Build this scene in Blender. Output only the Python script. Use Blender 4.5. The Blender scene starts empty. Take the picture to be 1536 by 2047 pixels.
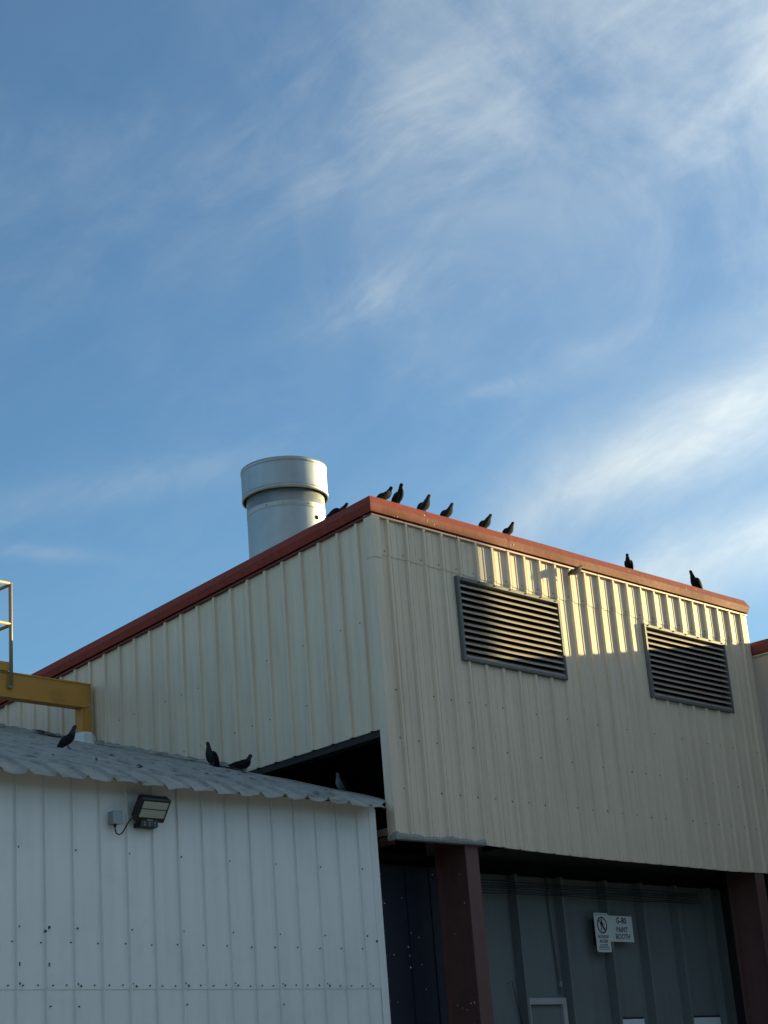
import bpy, math, random
from mathutils import Vector, Matrix
random.seed(7)
scene = bpy.context.scene
COL = scene.collection
rad = math.radians

# ---------------------------------------------------------------- camera
cam = bpy.data.cameras.new('camera')
cam.sensor_fit = 'HORIZONTAL'; cam.sensor_width = 36.0
cam.lens = 3539.47 / 1536 * 36.0
cam.clip_start = 0.1; cam.clip_end = 2000
camo = bpy.data.objects.new('camera', cam); COL.objects.link(camo)
_r = Vector((0.6867, -0.7228, -0.0768)).normalized()
_f = Vector((0.7022, 0.6324, 0.3270)).normalized()
_u = _r.cross(_f).normalized(); _r = _f.cross(_u)
camo.matrix_world = Matrix(((_r.x, _u.x, -_f.x, -13.8534), (_r.y, _u.y, -_f.y, -12.6792), (_r.z, _u.z, -_f.z, 1.600), (0, 0, 0, 1)))
scene.camera = camo

# ---------------------------------------------------------------- exposure
EXPO = 1.57
vs = scene.view_settings
vs.view_transform = 'Standard'; vs.look = 'None'; vs.exposure = EXPO; vs.gamma = 1.0
vs.use_curve_mapping = False

# ---------------------------------------------------------------- sun
SUN_EL, SUN_AZ = 9.6, 106.5            # degrees; azimuth from +Y turning to +X
sdir = Vector((math.sin(rad(SUN_AZ)) * math.cos(rad(SUN_EL)), math.cos(rad(SUN_AZ)) * math.cos(rad(SUN_EL)), math.sin(rad(SUN_EL))))
sl = bpy.data.lights.new('sun', 'SUN'); sl.energy = 3.8; sl.angle = rad(0.5); sl.color = (1.0, 0.82, 0.38)
slo = bpy.data.objects.new('sun', sl); COL.objects.link(slo)
slo.rotation_euler = (-sdir).to_track_quat('-Z', 'Y').to_euler()
slo.location = (20, -10, 30)

# ---------------------------------------------------------------- sky with high thin cloud
world = bpy.data.worlds.new('World'); scene.world = world; world.use_nodes = True


class X:
    """a node socket with arithmetic"""
    nt = None
    def __init__(s, sock): s.s = sock
    @staticmethod
    def m(op, a, b=None, c=None, clamp=False):
        n = X.nt.nodes.new('ShaderNodeMath'); n.operation = op; n.use_clamp = clamp
        for i, v in enumerate((a, b, c)):
            if v is None: continue
            if isinstance(v, X): X.nt.links.new(v.s, n.inputs[i])
            else: n.inputs[i].default_value = v
        return X(n.outputs[0])
    def __add__(a, b): return X.m('ADD', a, b)
    __radd__ = __add__
    def __mul__(a, b): return X.m('MULTIPLY', a, b)
    __rmul__ = __mul__
    def __sub__(a, b): return X.m('SUBTRACT', a, b)
    def __rsub__(a, b): return X.m('SUBTRACT', b, a)
    def __truediv__(a, b): return X.m('DIVIDE', a, b)
    def clamp(a): return X.m('ADD', a, 0.0, clamp=True)
    def exp(a): return X.m('EXPONENT', a)
    def ss(a, lo, hi):
        n = X.nt.nodes.new('ShaderNodeMapRange'); n.interpolation_type = 'SMOOTHSTEP'
        X.nt.links.new(a.s, n.inputs[0]); n.inputs[1].default_value = lo; n.inputs[2].default_value = hi
        return X(n.outputs[0])


def vmath(nt, op, a, b=None):
    n = nt.nodes.new('ShaderNodeVectorMath'); n.operation = op
    for i, v in enumerate((a, b)):
        if v is None: continue
        if hasattr(v, 'is_output'): nt.links.new(v, n.inputs[i])
        else: n.inputs[i].default_value = v
    return n.outputs['Value'] if op in ('DOT_PRODUCT', 'LENGTH') else n.outputs['Vector']


def noise(nt, vec, scale, detail=4, rough=0.55, dist=0.0):
    n = nt.nodes.new('ShaderNodeTexNoise'); n.noise_dimensions = '3D'
    nt.links.new(vec, n.inputs['Vector'])
    n.inputs['Scale'].default_value = scale; n.inputs['Detail'].default_value = detail
    n.inputs['Roughness'].default_value = rough; n.inputs['Distortion'].default_value = dist
    return X(n.outputs[0])


SKY_STRENGTH = 0.080
nt = world.node_tree; X.nt = nt
bg = nt.nodes['Background']; bg.inputs[1].default_value = SKY_STRENGTH
sky = nt.nodes.new('ShaderNodeTexSky'); sky.sky_type = 'NISHITA'; sky.sun_disc = False
sky.sun_elevation = rad(SUN_EL); sky.sun_rotation = rad(SUN_AZ)
sky.altitude = 0; sky.air_density = 1.0; sky.dust_density = 0.3; sky.ozone_density = 4.0
tc = nt.nodes.new('ShaderNodeTexCoord')
D = tc.outputs['Generated']
sep = nt.nodes.new('ShaderNodeSeparateXYZ'); nt.links.new(D, sep.inputs[0])
dx, dy, dz = (X(sep.outputs[i]) for i in range(3))
AZ = X.m('ARCTAN2', dy, dx) * (180 / math.pi)          # degrees
EL = X.m('ARCSINE', dz) * (180 / math.pi)
# streak axes: cirrus drawn out along one wind direction, seen rising to the right
c0 = Vector((math.cos(rad(42)) * math.cos(rad(24)), math.sin(rad(42)) * math.cos(rad(24)), math.sin(rad(24))))
ea = Vector((math.sin(rad(42)), -math.cos(rad(42)), 0)); eu = ea.cross(c0).normalized()
st = (ea * math.cos(rad(27)) + eu * math.sin(rad(27))).normalized(); pe = st.cross(c0)
comb = nt.nodes.new('ShaderNodeCombineXYZ')
for i, (v, k) in enumerate(((st, 1.0), (pe, 2.3), (c0, 1.0))):
    o_ = X(vmath(nt, 'DOT_PRODUCT', D, tuple(v))) * k
    nt.links.new(o_.s, comb.inputs[i])
SV = comb.outputs[0]
nA = noise(nt, SV, 4.6, 9, 0.60, 0.35)
nB = noise(nt, SV, 12.0, 8, 0.62, 0.45)
nC = noise(nt, D, 9.0, 7, 0.62, 0.8)


def line(a0, e0, a1, e1, w, wl=None):
    """soft band along the line from (a0,e0) to (a1,e1) in azimuth / elevation"""
    L = math.hypot(a1 - a0, e1 - e0); tx, ty = (a1 - a0) / L, (e1 - e0) / L
    u = (AZ - a0) * tx + (EL - e0) * ty
    v = (AZ - a0) * (-ty) + (EL - e0) * tx
    g = (v * v * (-1.0 / (w * w))).exp()
    ends = u.ss(-0.3 * L, 0.5 * L)
    if wl is not None: ends = ends * (1.0 - u.ss(L * 0.5, L * 1.3))
    return g * ends


tex = nA.ss(0.34, 0.72)
fine = nB.ss(0.30, 0.75)
mott = nC.ss(0.3, 0.75)
right = 1.0 - AZ.ss(26, 54)
high = EL.ss(21, 31)
veil = (0.08 + 0.66 * right) * (0.25 + 0.75 * high) * (0.34 + 0.66 * mott)
wisps = tex * fine * (0.30 + 0.40 * right) * (0.35 + 0.65 * high)
band1 = line(38.8, 18.1, 27.5, 21.2, 1.25) * (0.40 + 0.75 * tex) * (0.68 + 0.45 * fine)
band1b = line(36.5, 20.0, 27.0, 23.5, 1.9) * (0.18 + 0.35 * tex)
band2 = line(37.5, 15.2, 27.0, 17.2, 1.5) * (0.42 + 0.42 * tex) * (0.7 + 0.35 * fine)
w1 = line(45.0, 25.3, 37.8, 26.9, 0.8, 1) * (0.04 + 0.66 * fine) * (0.3 + 0.7 * mott)
w2 = line(44.5, 29.3, 36.0, 31.8, 2.0, 1) * (0.05 + 0.55 * tex) * (0.4 + 0.6 * fine)
w3 = line(57.0, 19.4, 46.0, 21.3, 0.6, 1) * (0.08 + 0.22 * fine)
w4 = line(57.0, 18.65, 51.4, 18.1, 0.24, 1) * (0.05 + 0.40 * fine)
w5 = line(34.5, 23.6, 28.5, 24.5, 0.35, 1) * (0.0 + 0.42 * fine) * mott
w6 = line(39.8, 22.3, 36.0, 23.0, 0.28, 1) * (0.0 + 0.40 * fine) * mott
dens = (veil * 0.66 + wisps * 0.66 + band1 * 0.66 + band1b * 0.75 + band2 * 1.1 + w1 * 0.55 + w2 * 0.3 + w3 * .7 + w4 * .55 + w5 * .8 + w6 * .8) * EL.ss(2, 12)
dens = X.m('MINIMUM', dens, 0.93)
tint = nt.nodes.new('ShaderNodeMix'); tint.data_type = 'RGBA'; tint.blend_type = 'MULTIPLY'
tint.inputs['Factor'].default_value = 1.0
nt.links.new(sky.outputs[0], tint.inputs['A']); tint.inputs['B'].default_value = (0.88, 0.91, 0.83, 1)
mx = nt.nodes.new('ShaderNodeMix'); mx.data_type = 'RGBA'
nt.links.new(dens.s, mx.inputs['Factor'])
nt.links.new(tint.outputs['Result'], mx.inputs['A'])
glow = X(vmath(nt, 'DOT_PRODUCT', D, tuple(sdir)))
glow = 0.76 + 1.9 * X.m('POWER', X.m('MAXIMUM', glow, 0.0), 5.0)        # thin cloud brightens towards the sun
ccol = nt.nodes.new('ShaderNodeVectorMath'); ccol.operation = 'SCALE'
ccol.inputs[0].default_value = (3.40, 3.78, 3.85); nt.links.new(glow.s, ccol.inputs['Scale'])
nt.links.new(ccol.outputs[0], mx.inputs['B'])
nt.links.new(mx.outputs['Result'], bg.inputs[0])

# ---------------------------------------------------------------- materials
MATS = {}


def mat(name, col, rough=0.5, metal=0.0, var=0.10, scale=2.5, streak=0.0, bump=0.0, bscale=40, stain=None, stain_amt=0.0, stain_scale=1.0, spec=0.5, streak_freq=9.0, coat=0):
    if name in MATS: return MATS[name]
    m = bpy.data.materials.new(name); m.use_nodes = True; MATS[name] = m
    nt = m.node_tree; X.nt = nt
    b = nt.nodes['Principled BSDF']
    b.inputs['Roughness'].default_value = rough; b.inputs['Metallic'].default_value = metal
    b.inputs['Specular IOR Level'].default_value = spec
    geo = nt.nodes.new('ShaderNodeNewGeometry'); P = geo.outputs['Position']
    v = 1.0 + (noise(nt, P, scale, 6, 0.6) - 0.5) * (2 * var)
    if streak:
        mp = nt.nodes.new('ShaderNodeMapping'); nt.links.new(P, mp.inputs['Vector'])
        mp.inputs['Scale'].default_value = (streak_freq, streak_freq, streak_freq * 0.05)
        s = noise(nt, mp.outputs[0], 1.0, 5, 0.65).ss(0.38, 0.78)
        v = v * (1.0 - s * streak)
    rgb = nt.nodes.new('ShaderNodeMix'); rgb.data_type = 'RGBA'; rgb.blend_type = 'MULTIPLY'; rgb.inputs['Factor'].default_value = 1
    rgb.inputs['A'].default_value = (*col, 1)
    cv = nt.nodes.new('ShaderNodeCombineColor')
    for i in range(3): nt.links.new(v.s, cv.inputs[i])
    nt.links.new(cv.outputs[0], rgb.inputs['B'])
    out = rgb.outputs['Result']
    if stain:
        s = noise(nt, P, stain_scale, 7, 0.68, 0.4).ss(0.50, 0.72) * stain_amt
        mx = nt.nodes.new('ShaderNodeMix'); mx.data_type = 'RGBA'
        nt.links.new(s.s, mx.inputs['Factor']); nt.links.new(out, mx.inputs['A']); mx.inputs['B'].default_value = (*stain, 1)
        out = mx.outputs['Result']
    nt.links.new(out, b.inputs['Base Color'])
    rr = (rough + (noise(nt, P, scale * 4, 4, 0.6) - 0.5) * 0.25).clamp()
    nt.links.new(rr.s, b.inputs['Roughness'])
    if bump:
        bp = nt.nodes.new('ShaderNodeBump'); bp.inputs['Strength'].default_value = bump; bp.inputs['Distance'].default_value = 0.02
        nz = noise(nt, P, bscale, 4, 0.6); nt.links.new(nz.s, bp.inputs['Height'])
        nt.links.new(bp.outputs[0], b.inputs['Normal'])
    return m


cream = mat('cream_painted_steel', (0.705, 0.592, 0.465), 0.50, var=0.10, scale=1.1, streak=0.18, bump=0.035, bscale=2.6, spec=0.2)
red = mat('red_painted_trim', (0.255, 0.050, 0.036), 0.6, spec=0.12, var=0.12, scale=4, streak=0.30, streak_freq=26, bump=0.02, bscale=8)
pinktrim = mat('faded_pink_trim', (0.42, 0.30, 0.27), 0.5, var=0.12)
louver_m = mat('grey_louver_paint', (0.34, 0.285, 0.235), 0.6, spec=0.2, var=0.14, scale=5, stain=(0.24, 0.13, 0.08), stain_amt=0.55, stain_scale=3.0)
frame_m = mat('blue_grey_frame', (0.125, 0.13, 0.13), 0.55, var=0.1, spec=0.25)
dark = mat('shade_black', (0.010, 0.010, 0.010), 0.95, spec=0.05)  # near-black colour standing in for the shade of unlit interiors
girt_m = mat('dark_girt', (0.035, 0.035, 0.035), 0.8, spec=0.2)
galv = mat('galvanised_steel', (0.37, 0.39, 0.40), 0.46, metal=0.8, var=0.14, scale=2.0, streak=0.12, streak_freq=5, bump=0.03, bscale=3, stain=(0.30, 0.31, 0.32), stain_amt=0.5, stain_scale=2.5)
galv_seam = mat('galvanised_seam', (0.30, 0.32, 0.34), 0.5, metal=0.7)
shed_m = mat('white_blue_painted_steel', (0.73, 0.745, 0.73), 0.55, var=0.06, scale=1.2, streak=0.07, bump=0.02, bscale=5, stain=(0.48, 0.52, 0.53), stain_amt=0.25, stain_scale=1.5)
roof_m = mat('weathered_grey_roof', (0.28, 0.285, 0.265), 0.9, spec=0.15, var=0.5, scale=5.0, bump=0.7, bscale=28, stain=(0.09, 0.10, 0.09), stain_amt=0.85, stain_scale=3.6)
redsteel = mat('red_oxide_steel', (0.13, 0.060, 0.055), 0.6, var=0.22, scale=4, streak=0.2, stain=(0.05, 0.03, 0.03), stain_amt=0.4, stain_scale=5)
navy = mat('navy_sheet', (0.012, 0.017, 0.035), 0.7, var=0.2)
booth_m = mat('grey_booth_paint', (0.185, 0.21, 0.207), 0.75, spec=0.12, var=0.16, scale=1.2, streak=0.12)
yellow = mat('mustard_yellow_paint', (0.56, 0.275, 0.06), 0.55, spec=0.25, var=0.14, scale=3, stain=(0.22, 0.13, 0.05), stain_amt=0.4, stain_scale=4)
tan = mat('tan_rail_paint', (0.30, 0.225, 0.14), 0.5, var=0.1)
white_m = mat('white_flashing', (0.62, 0.64, 0.64), 0.7, var=0.1, scale=20)
black_m = mat('black_cast_metal', (0.018, 0.020, 0.024), 0.5)
led_m = mat('pale_led_lens', (0.42, 0.42, 0.33), 0.35, var=0.12, scale=40)
box_m = mat('grey_box', (0.27, 0.30, 0.32), 0.5)
sign_m = mat('sign_white', (0.74, 0.76, 0.74), 0.55, var=0.06, scale=12)
ink = mat('sign_ink', (0.010, 0.012, 0.014), 0.6)
ink_red = mat('sign_red', (0.09, 0.018, 0.018), 0.6)
foam_m = mat('grey_foam', (0.27, 0.28, 0.26), 0.95, var=0.5, scale=30, bump=0.7, bscale=60)
cable_m = mat('black_cable', (0.02, 0.02, 0.022), 0.6)
asphalt = mat('concrete_yard', (0.19, 0.18, 0.165), 0.9, var=0.2, scale=2, bump=0.2, bscale=60)
feather = mat('dark_slate_feathers', (0.019, 0.020, 0.023), 0.8, spec=0.05, var=0.5, scale=22)
feather_d = mat('near_black_feathers', (0.010, 0.011, 0.012), 0.8, spec=0.05, var=0.45, scale=22)
feather_g = mat('blue_grey_feathers', (0.032, 0.033, 0.037), 0.8, spec=0.05, var=0.5, scale=20)
feather_p = mat('pale_brown_feathers', (0.12, 0.11, 0.09), 0.85, spec=0.05, var=0.3, scale=22)
wing_m = mat('wing_feathers', (0.014, 0.015, 0.017), 0.8, spec=0.05, var=0.45, scale=34)
wing_p = mat('brown_wing_feathers', (0.055, 0.052, 0.042), 0.85, spec=0.05, var=0.35, scale=34)
beak_m = mat('dark_beak', (0.05, 0.045, 0.04), 0.5)
leg_m = mat('reddish_legs', (0.22, 0.08, 0.07), 0.6)
eye_m = mat('orange_eye', (0.25, 0.07, 0.02), 0.2)
glass_m = mat('pale_translucent_panel', (0.75, 0.80, 0.82), 0.3)
wallr = mat('adjoining_wall_paint', (0.44, 0.39, 0.34), 0.55, var=0.08, streak=0.1)
redr = mat('dark_red_trim', (0.15, 0.045, 0.04), 0.55, spec=0.15, var=0.12, streak=0.1)


# ---------------------------------------------------------------- mesh helpers
class MB:
    def __init__(s): s.v = []; s.f = []; s.sm = []
    def add(s, vs, fs, smooth=False):
        o = len(s.v); s.v += [tuple(map(float, v)) for v in vs]
        for f in fs: s.f.append(tuple(i + o for i in f)); s.sm.append(smooth)
    def quad(s, a, b, c, d): s.add((a, b, c, d), ((0, 1, 2, 3),))
    def box(s, x0, x1, y0, y1, z0, z1):
        v = [(x, y, z) for x in (x0, x1) for y in (y0, y1) for z in (z0, z1)]
        s.add(v, ((0, 1, 3, 2), (4, 6, 7, 5), (0, 4, 5, 1), (2, 3, 7, 6), (0, 2, 6, 4), (1, 5, 7, 3)))
    def bevbox(s, x0, x1, y0, y1, z0, z1, b=0.004, M=None):
        bx = [(x0 + b, x1 - b, y0, y1), (x0, x1, y0 + b, y1 - b)]
        # octagonal prism in plan, chamfered top and bottom
        ring = lambda e, z: [(x0 + b, y0 + e, z), (x1 - b, y0 + e, z), (x1 - e, y0 + b, z), (x1 - e, y1 - b, z), (x1 - b, y1 - e, z), (x0 + b, y1 - e, z), (x0 + e, y1 - b, z), (x0 + e, y0 + b, z)]
        rs = [ring(b * .7, z0), ring(0, z0 + b), ring(0, z1 - b), ring(b * .7, z1)]
        vs = [Vector(p) for r in rs for p in r]
        if M is not None: vs = [M @ p for p in vs]
        fs = []
        for k in range(3):
            for i in range(8): j = (i + 1) % 8; fs.append((k * 8 + i, k * 8 + j, k * 8 + 8 + j, k * 8 + 8 + i))
        fs.append(tuple(range(7, -1, -1))); fs.append(tuple(range(24, 32)))
        s.add(vs, fs)
    def extrude(s, poly, a, b, closed=True):
        """poly: list of functions of end position; a,b the two end tuples -> here poly given as list of (pa, pb) pairs"""
        n = len(poly)
        vs = [p[0] for p in poly] + [p[1] for p in poly]
        fs = [(i, (i + 1) % n, n + (i + 1) % n, n + i) for i in range(n if closed else n - 1)]
        if closed: fs += [tuple(range(n - 1, -1, -1)), tuple(range(n, 2 * n))]
        s.add(vs, fs)
    def tube(s, pts, r, n=8, caps=True, smooth=True):
        pts = [Vector(p) for p in pts]; rs = r if isinstance(r, (list, tuple)) else [r] * len(pts)
        rings = []; prev = None
        for i, p in enumerate(pts):
            t = (pts[min(i + 1, len(pts) - 1)] - pts[max(i - 1, 0)]).normalized()
            ref = prev if prev is not None else (Vector((0, 0, 1)) if abs(t.z) < .9 else Vector((1, 0, 0)))
            a = (ref - t * ref.dot(t)).normalized(); b = t.cross(a); prev = a
            rings.append([p + (a * math.cos(k * 2 * math.pi / n) + b * math.sin(k * 2 * math.pi / n)) * rs[i] for k in range(n)])
        s.loft(rings, caps, smooth)
    def loft(s, rings, caps=True, smooth=True):
        n = len(rings[0]); vs = [p for r in rings for p in r]; fs = []
        for k in range(len(rings) - 1):
            for i in range(n): j = (i + 1) % n; fs.append((k * n + i, k * n + j, k * n + n + j, k * n + n + i))
        s.add(vs, fs, smooth)
        if caps:
            o = len(s.v) - len(vs)
            s.f.append(tuple(o + i for i in range(n - 1, -1, -1))); s.sm.append(False)
            s.f.append(tuple(o + len(vs) - n + i for i in range(n))); s.sm.append(False)
    def lathe(s, prof, cx, cy, n=64, smooth=True):
        rings = [[(cx + r * math.cos(2 * math.pi * k / n), cy + r * math.sin(2 * math.pi * k / n), z) for k in range(n)] for r, z in prof]
        s.loft(rings, False, smooth)
    def build(s, name, m, parent=None, base=None, kind=None):
        off = Vector(parent_base(parent)) if parent is not None else Vector(base or (0, 0, 0))
        me = bpy.data.meshes.new(name)
        me.from_pydata([tuple(Vector(v) - off) for v in s.v], [], s.f)
        me.polygons.foreach_set('use_smooth', s.sm)
        for mm in (m if isinstance(m, (list, tuple)) else [m]): me.materials.append(mm)
        me.update()
        o = bpy.data.objects.new(name, me); COL.objects.link(o)
        if parent is not None: o.parent = parent
        else: o.location = off
        if kind: o['kind'] = kind
        return o


def parent_base(p):
    v = Vector((0, 0, 0))
    while p is not None: v += Vector(p.location); p = p.parent
    return v


def thing(name, label, cat, loc=(0, 0, 0), group=None):
    o = bpy.data.objects.new(name, None); COL.objects.link(o); o.location = loc
    o.empty_display_size = 0.2
    o['label'] = label; o['category'] = cat
    if group: o['group'] = group
    return o


# ribbed sheet wall -------------------------------------------------------
def controls(majors, minors, dirn, H=0.033, top=0.032, slope=0.010, mh=0.0058):
    pts = []
    for a in majors:                                   # a = edge of rib top, rib extends in +dirn
        q = [(a - dirn * slope, 0), (a, H), (a + dirn * top, H), (a + dirn * (top + slope), 0)]
        pts += sorted(q)
    for a in minors:
        pts += [(a - 0.008, 0), (a - 0.004, mh), (a + 0.004, mh), (a + 0.010, 0)]
    return sorted(pts)


def interp(ctrl, u):
    if u <= ctrl[0][0]: return 0.0
    if u >= ctrl[-1][0]: return 0.0
    lo, hi = 0, len(ctrl) - 1
    while hi - lo > 1:
        mid = (lo + hi) // 2
        if ctrl[mid][0] <= u: lo = mid
        else: hi = mid
    (a, da), (b, db) = ctrl[lo], ctrl[hi]
    return da + (db - da) * (u - a) / (b - a) if b > a else db


def sheet(fn, ctrl, u0, u1, zlo, zhi, holes=(), off=0.0, lip=0.014, jitter=0.0):
    """ribbed sheet; fn(u, d, z)->xyz. zlo/zhi may be functions of u. holes: (ua, ub, za, zb)"""
    zl = zlo if callable(zlo) else (lambda u: zlo)
    zh = zhi if callable(zhi) else (lambda u: zhi)
    us = {u0, u1} | {c[0] for c in ctrl if u0 < c[0] < u1}
    for h in holes: us |= {h[k] for k in (0, 1) if u0 < h[k] < u1}
    us = sorted(us); mb = MB()
    for a, b in zip(us, us[1:]):
        if b - a < 1e-6: continue
        mid = (a + b) / 2; da, db = interp(ctrl, a) + off, interp(ctrl, b) + off
        segs = [(None, None)]
        for h in holes:
            if h[0] < mid < h[1]: segs = [(None, h[2]), (h[3], None)]
        for s0, s1 in segs:
            za, zb = (zl(a), zl(b)) if s0 is None else (s0, s0)
            ta, tb = (zh(a), zh(b)) if s1 is None else (s1, s1)
            if ta - za < 1e-4 and tb - zb < 1e-4: continue
            mb.quad(fn(a, da, za), fn(b, db, zb), fn(b, db, tb), fn(a, da, ta))
            if lip: mb.quad(fn(a, da - lip, za), fn(b, db - lip, zb), fn(b, db, zb), fn(a, da, za))
    return mb


# ================================================================ ground
g = MB(); g.quad((-300, -300, 0), (300, -300, 0), (300, 300, 0), (-300, 300, 0))
gr = g.build('ground', asphalt); gr['kind'] = 'structure'

# ================================================================ main metal building
P = 0.305
W = 7.683; HE = 8.066; RK = -0.0984; DEEP = 9.6; ZLAP = 7.64
B = thing('metal_building', 'tall cream ribbed metal building with red roof trim and two louvers', 'building', (3.8, 2.0, 0))
front = lambda u, d, z: (u, -d, z)
side = lambda u, d, z: (-d, u, z)
fr_maj = [0.217 + P * k for k in range(0, 25)]
fr_min = [a + q for a in fr_maj for q in (0.080, 0.178)]
FC = controls(fr_maj, fr_min, 1)
BOT = [(-0.2, 4.448), (1.5, 4.462), (2.2, 4.441), (3.2, 4.420), (4.07, 4.410), (5.08, 4.407), (6.42, 4.397), (7.0, 4.407), (7.8, 4.413)]


def fbot(u):
    for (a, za), (b, zb) in zip(BOT, BOT[1:]):
        if a <= u <= b: return za + (zb - za) * (u - a) / (b - a)
    return 4.41


LV = [(1.345, 3.285, 6.568, 7.582), (5.070, 7.005, 6.565, 7.562)]
HO = [(a + .035, b - .035, c + .035, d - .035) for a, b, c, d in LV]
edges = [0.02] + [0.217 + P * k - 0.045 for k in (3, 6, 9, 12, 15, 18, 21, 24)] + [W - 0.002]
for i, (a, b) in enumerate(zip(edges, edges[1:])):
    hs = [h for h in HO if h[1] > a and h[0] < b]
    sheet(front, FC, a, b, fbot, ZLAP + 0.02, hs, off=0.0008 * (i % 2)).build('wall_panel', cream, B)
    dz = random.uniform(-.006, .006)
    sheet(front, FC, a, b, ZLAP - 0.012 + dz, HE + 0.010, (), off=0.007 + 0.0008 * (i % 2), lip=0.006).build('wall_panel', cream, B)

# side wall, ribs facing -X
sd_maj = [0.239 + P * k + 0.0 for k in range(0, 31)]
sd_min = [a - 0.03 - q for a in sd_maj for q in (0.092, 0.178)]
SC = controls(sd_maj, sd_min, -1, mh=0.003)
sedges = [0.02] + [0.239 + P * k + 0.045 for k in (2, 5, 8, 11, 14, 17, 20, 23, 26, 29)] + [DEEP]


def stop_(u): return HE + RK * u + 0.010


def sbot(u): return 5.650 - 0.03 * (u - 0.1) if u > 0.1 else 4.45


for i, (a, b) in enumerate(zip(sedges, sedges[1:])):
    a_ = max(a, 0.06)
    sheet(side, SC, a_, b, sbot, stop_, (), off=0.0008 * (i % 2)).build('wall_panel', cream, B)

# back wall, far side wall and roof deck (closed volume)
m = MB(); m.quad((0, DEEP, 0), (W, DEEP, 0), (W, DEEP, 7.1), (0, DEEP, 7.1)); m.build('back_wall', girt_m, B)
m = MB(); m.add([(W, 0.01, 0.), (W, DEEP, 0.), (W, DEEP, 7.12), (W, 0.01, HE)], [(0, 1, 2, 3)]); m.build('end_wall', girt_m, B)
rf = lambda y: 8.235 + RK * y
m = MB()
for k in range(25):
    x0, x1 = -0.0 + W / 25 * k, W / 25 * (k + 1)
    for (xa, za), (xb, zb) in zip(((x0, 0), (x1 - .06, 0), (x1 - .045, .03), (x1 - .015, .03)), ((x1 - .06, 0), (x1 - .045, .03), (x1 - .015, .03), (x1, 0))):
        m.quad((xa, 0.0, rf(0) + za), (xb, 0.0, rf(0) + zb), (xb, DEEP, rf(DEEP) + zb), (xa, DEEP, rf(DEEP) + za))
m.build('roof', cream, B)
m = MB(); m.box(0.03, W - .03, 0.03, DEEP - .1, 5.9, 5.93)
# interior: black board stands in for shade in the side opening; floor framing
m = MB(); m.quad((2.6, 0.05, 4.6), (2.6, DEEP, 4.6), (2.6, DEEP, 8.0), (2.6, 0.05, 8.0)); m.build('shade_board', dark, B)
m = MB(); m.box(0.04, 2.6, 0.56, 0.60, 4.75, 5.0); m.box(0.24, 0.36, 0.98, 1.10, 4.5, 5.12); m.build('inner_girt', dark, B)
m = MB(); m.box(0.02, 1.6, 1.2, 1.22, 0, 4.73); m.build('shade_sheet', dark, B)  # black sheet added where the gap beside the column is only shade
m = MB(); m.box(0.04, W - .05, 0.48, 3.0, 4.345, 4.40); m.quad((0.04, 0.08, 4.74), (W - .05, 0.08, 4.74), (W - .05, .48, 4.74), (0.04, .48, 4.74)); m.build('shade_soffit', dark, B)  # black box added behind the columns to darken the booth's top
# girt above the opening
m = MB(); m.add([(0.012, 0.06, 5.575), (0.012, 2.6, 5.50), (0.012, 2.6, 5.60), (0.012, 0.06, 5.68), (0.16, 0.06, 5.575), (0.16, 2.6, 5.50)], [(0, 1, 2, 3), (0, 4, 5, 1)])
m.build('girt', girt_m, B)

# corner trims ------------------------------------------------------------
def corner_trim(z0, z1, e, sx=0):
    m = MB(); o = 0.034 + e; w1, w2 = 0.098, 0.088
    poly = [(w1, 0.0), (w1 - .004, -o), (-o, -o), (-o, w2 - .004), (0.0, w2)]
    m.extrude([((x, y, z0), (x, y, z1)) for x, y in poly], 0, 0, closed=False)
    m.extrude([((x, y, z0), (x * .97, y * .97, z0)) for x, y in poly], 0, 0, closed=False)
    return m


corner_trim(4.452, 7.60, 0.0).build('corner_trim', cream, B)
corner_trim(7.575, HE + 0.010, 0.006).build('corner_trim', cream, B)
m = MB()
poly = [(W - .105, 0.0), (W - .100, -.036), (W + .004, -.036), (W + .004, 0.09)]
m.extrude([((x, y, 4.41), (x, y, HE + .010)) for x, y in poly], 0, 0, closed=False)
m.build('corner_trim', cream, B)
# thin dark joint stays between this trim and the adjoining wall

# eave and rake trim strips --------------------------------------------------
ste = [0.0 - .04] + [0.217 + P * k - 0.02 for k in (1, 4, 7, 10, 13, 16, 19, 21, 24)] + [W + .03]
for a, b in zip(ste, ste[1:]):
    m = MB(); m.box(a, b - .010, -0.046, 0.0, HE - .008, HE + .012); m.build('eave_trim', pinktrim, B)
ste = [-.04 + i * 1.22 for i in range(9)]
for a, b in zip(ste, ste[1:]):
    m = MB(); v = []
    for y in (a, b - .008):
        z = HE + RK * max(y, 0)
        v.append([(-.046, y, z - .008), (0.0, y, z - .008), (0.0, y, z + .012), (-.046, y, z + .012)])
    m.extrude(list(zip(v[0], v[1])), 0, 0); m.build('rake_trim', redr, B)

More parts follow.
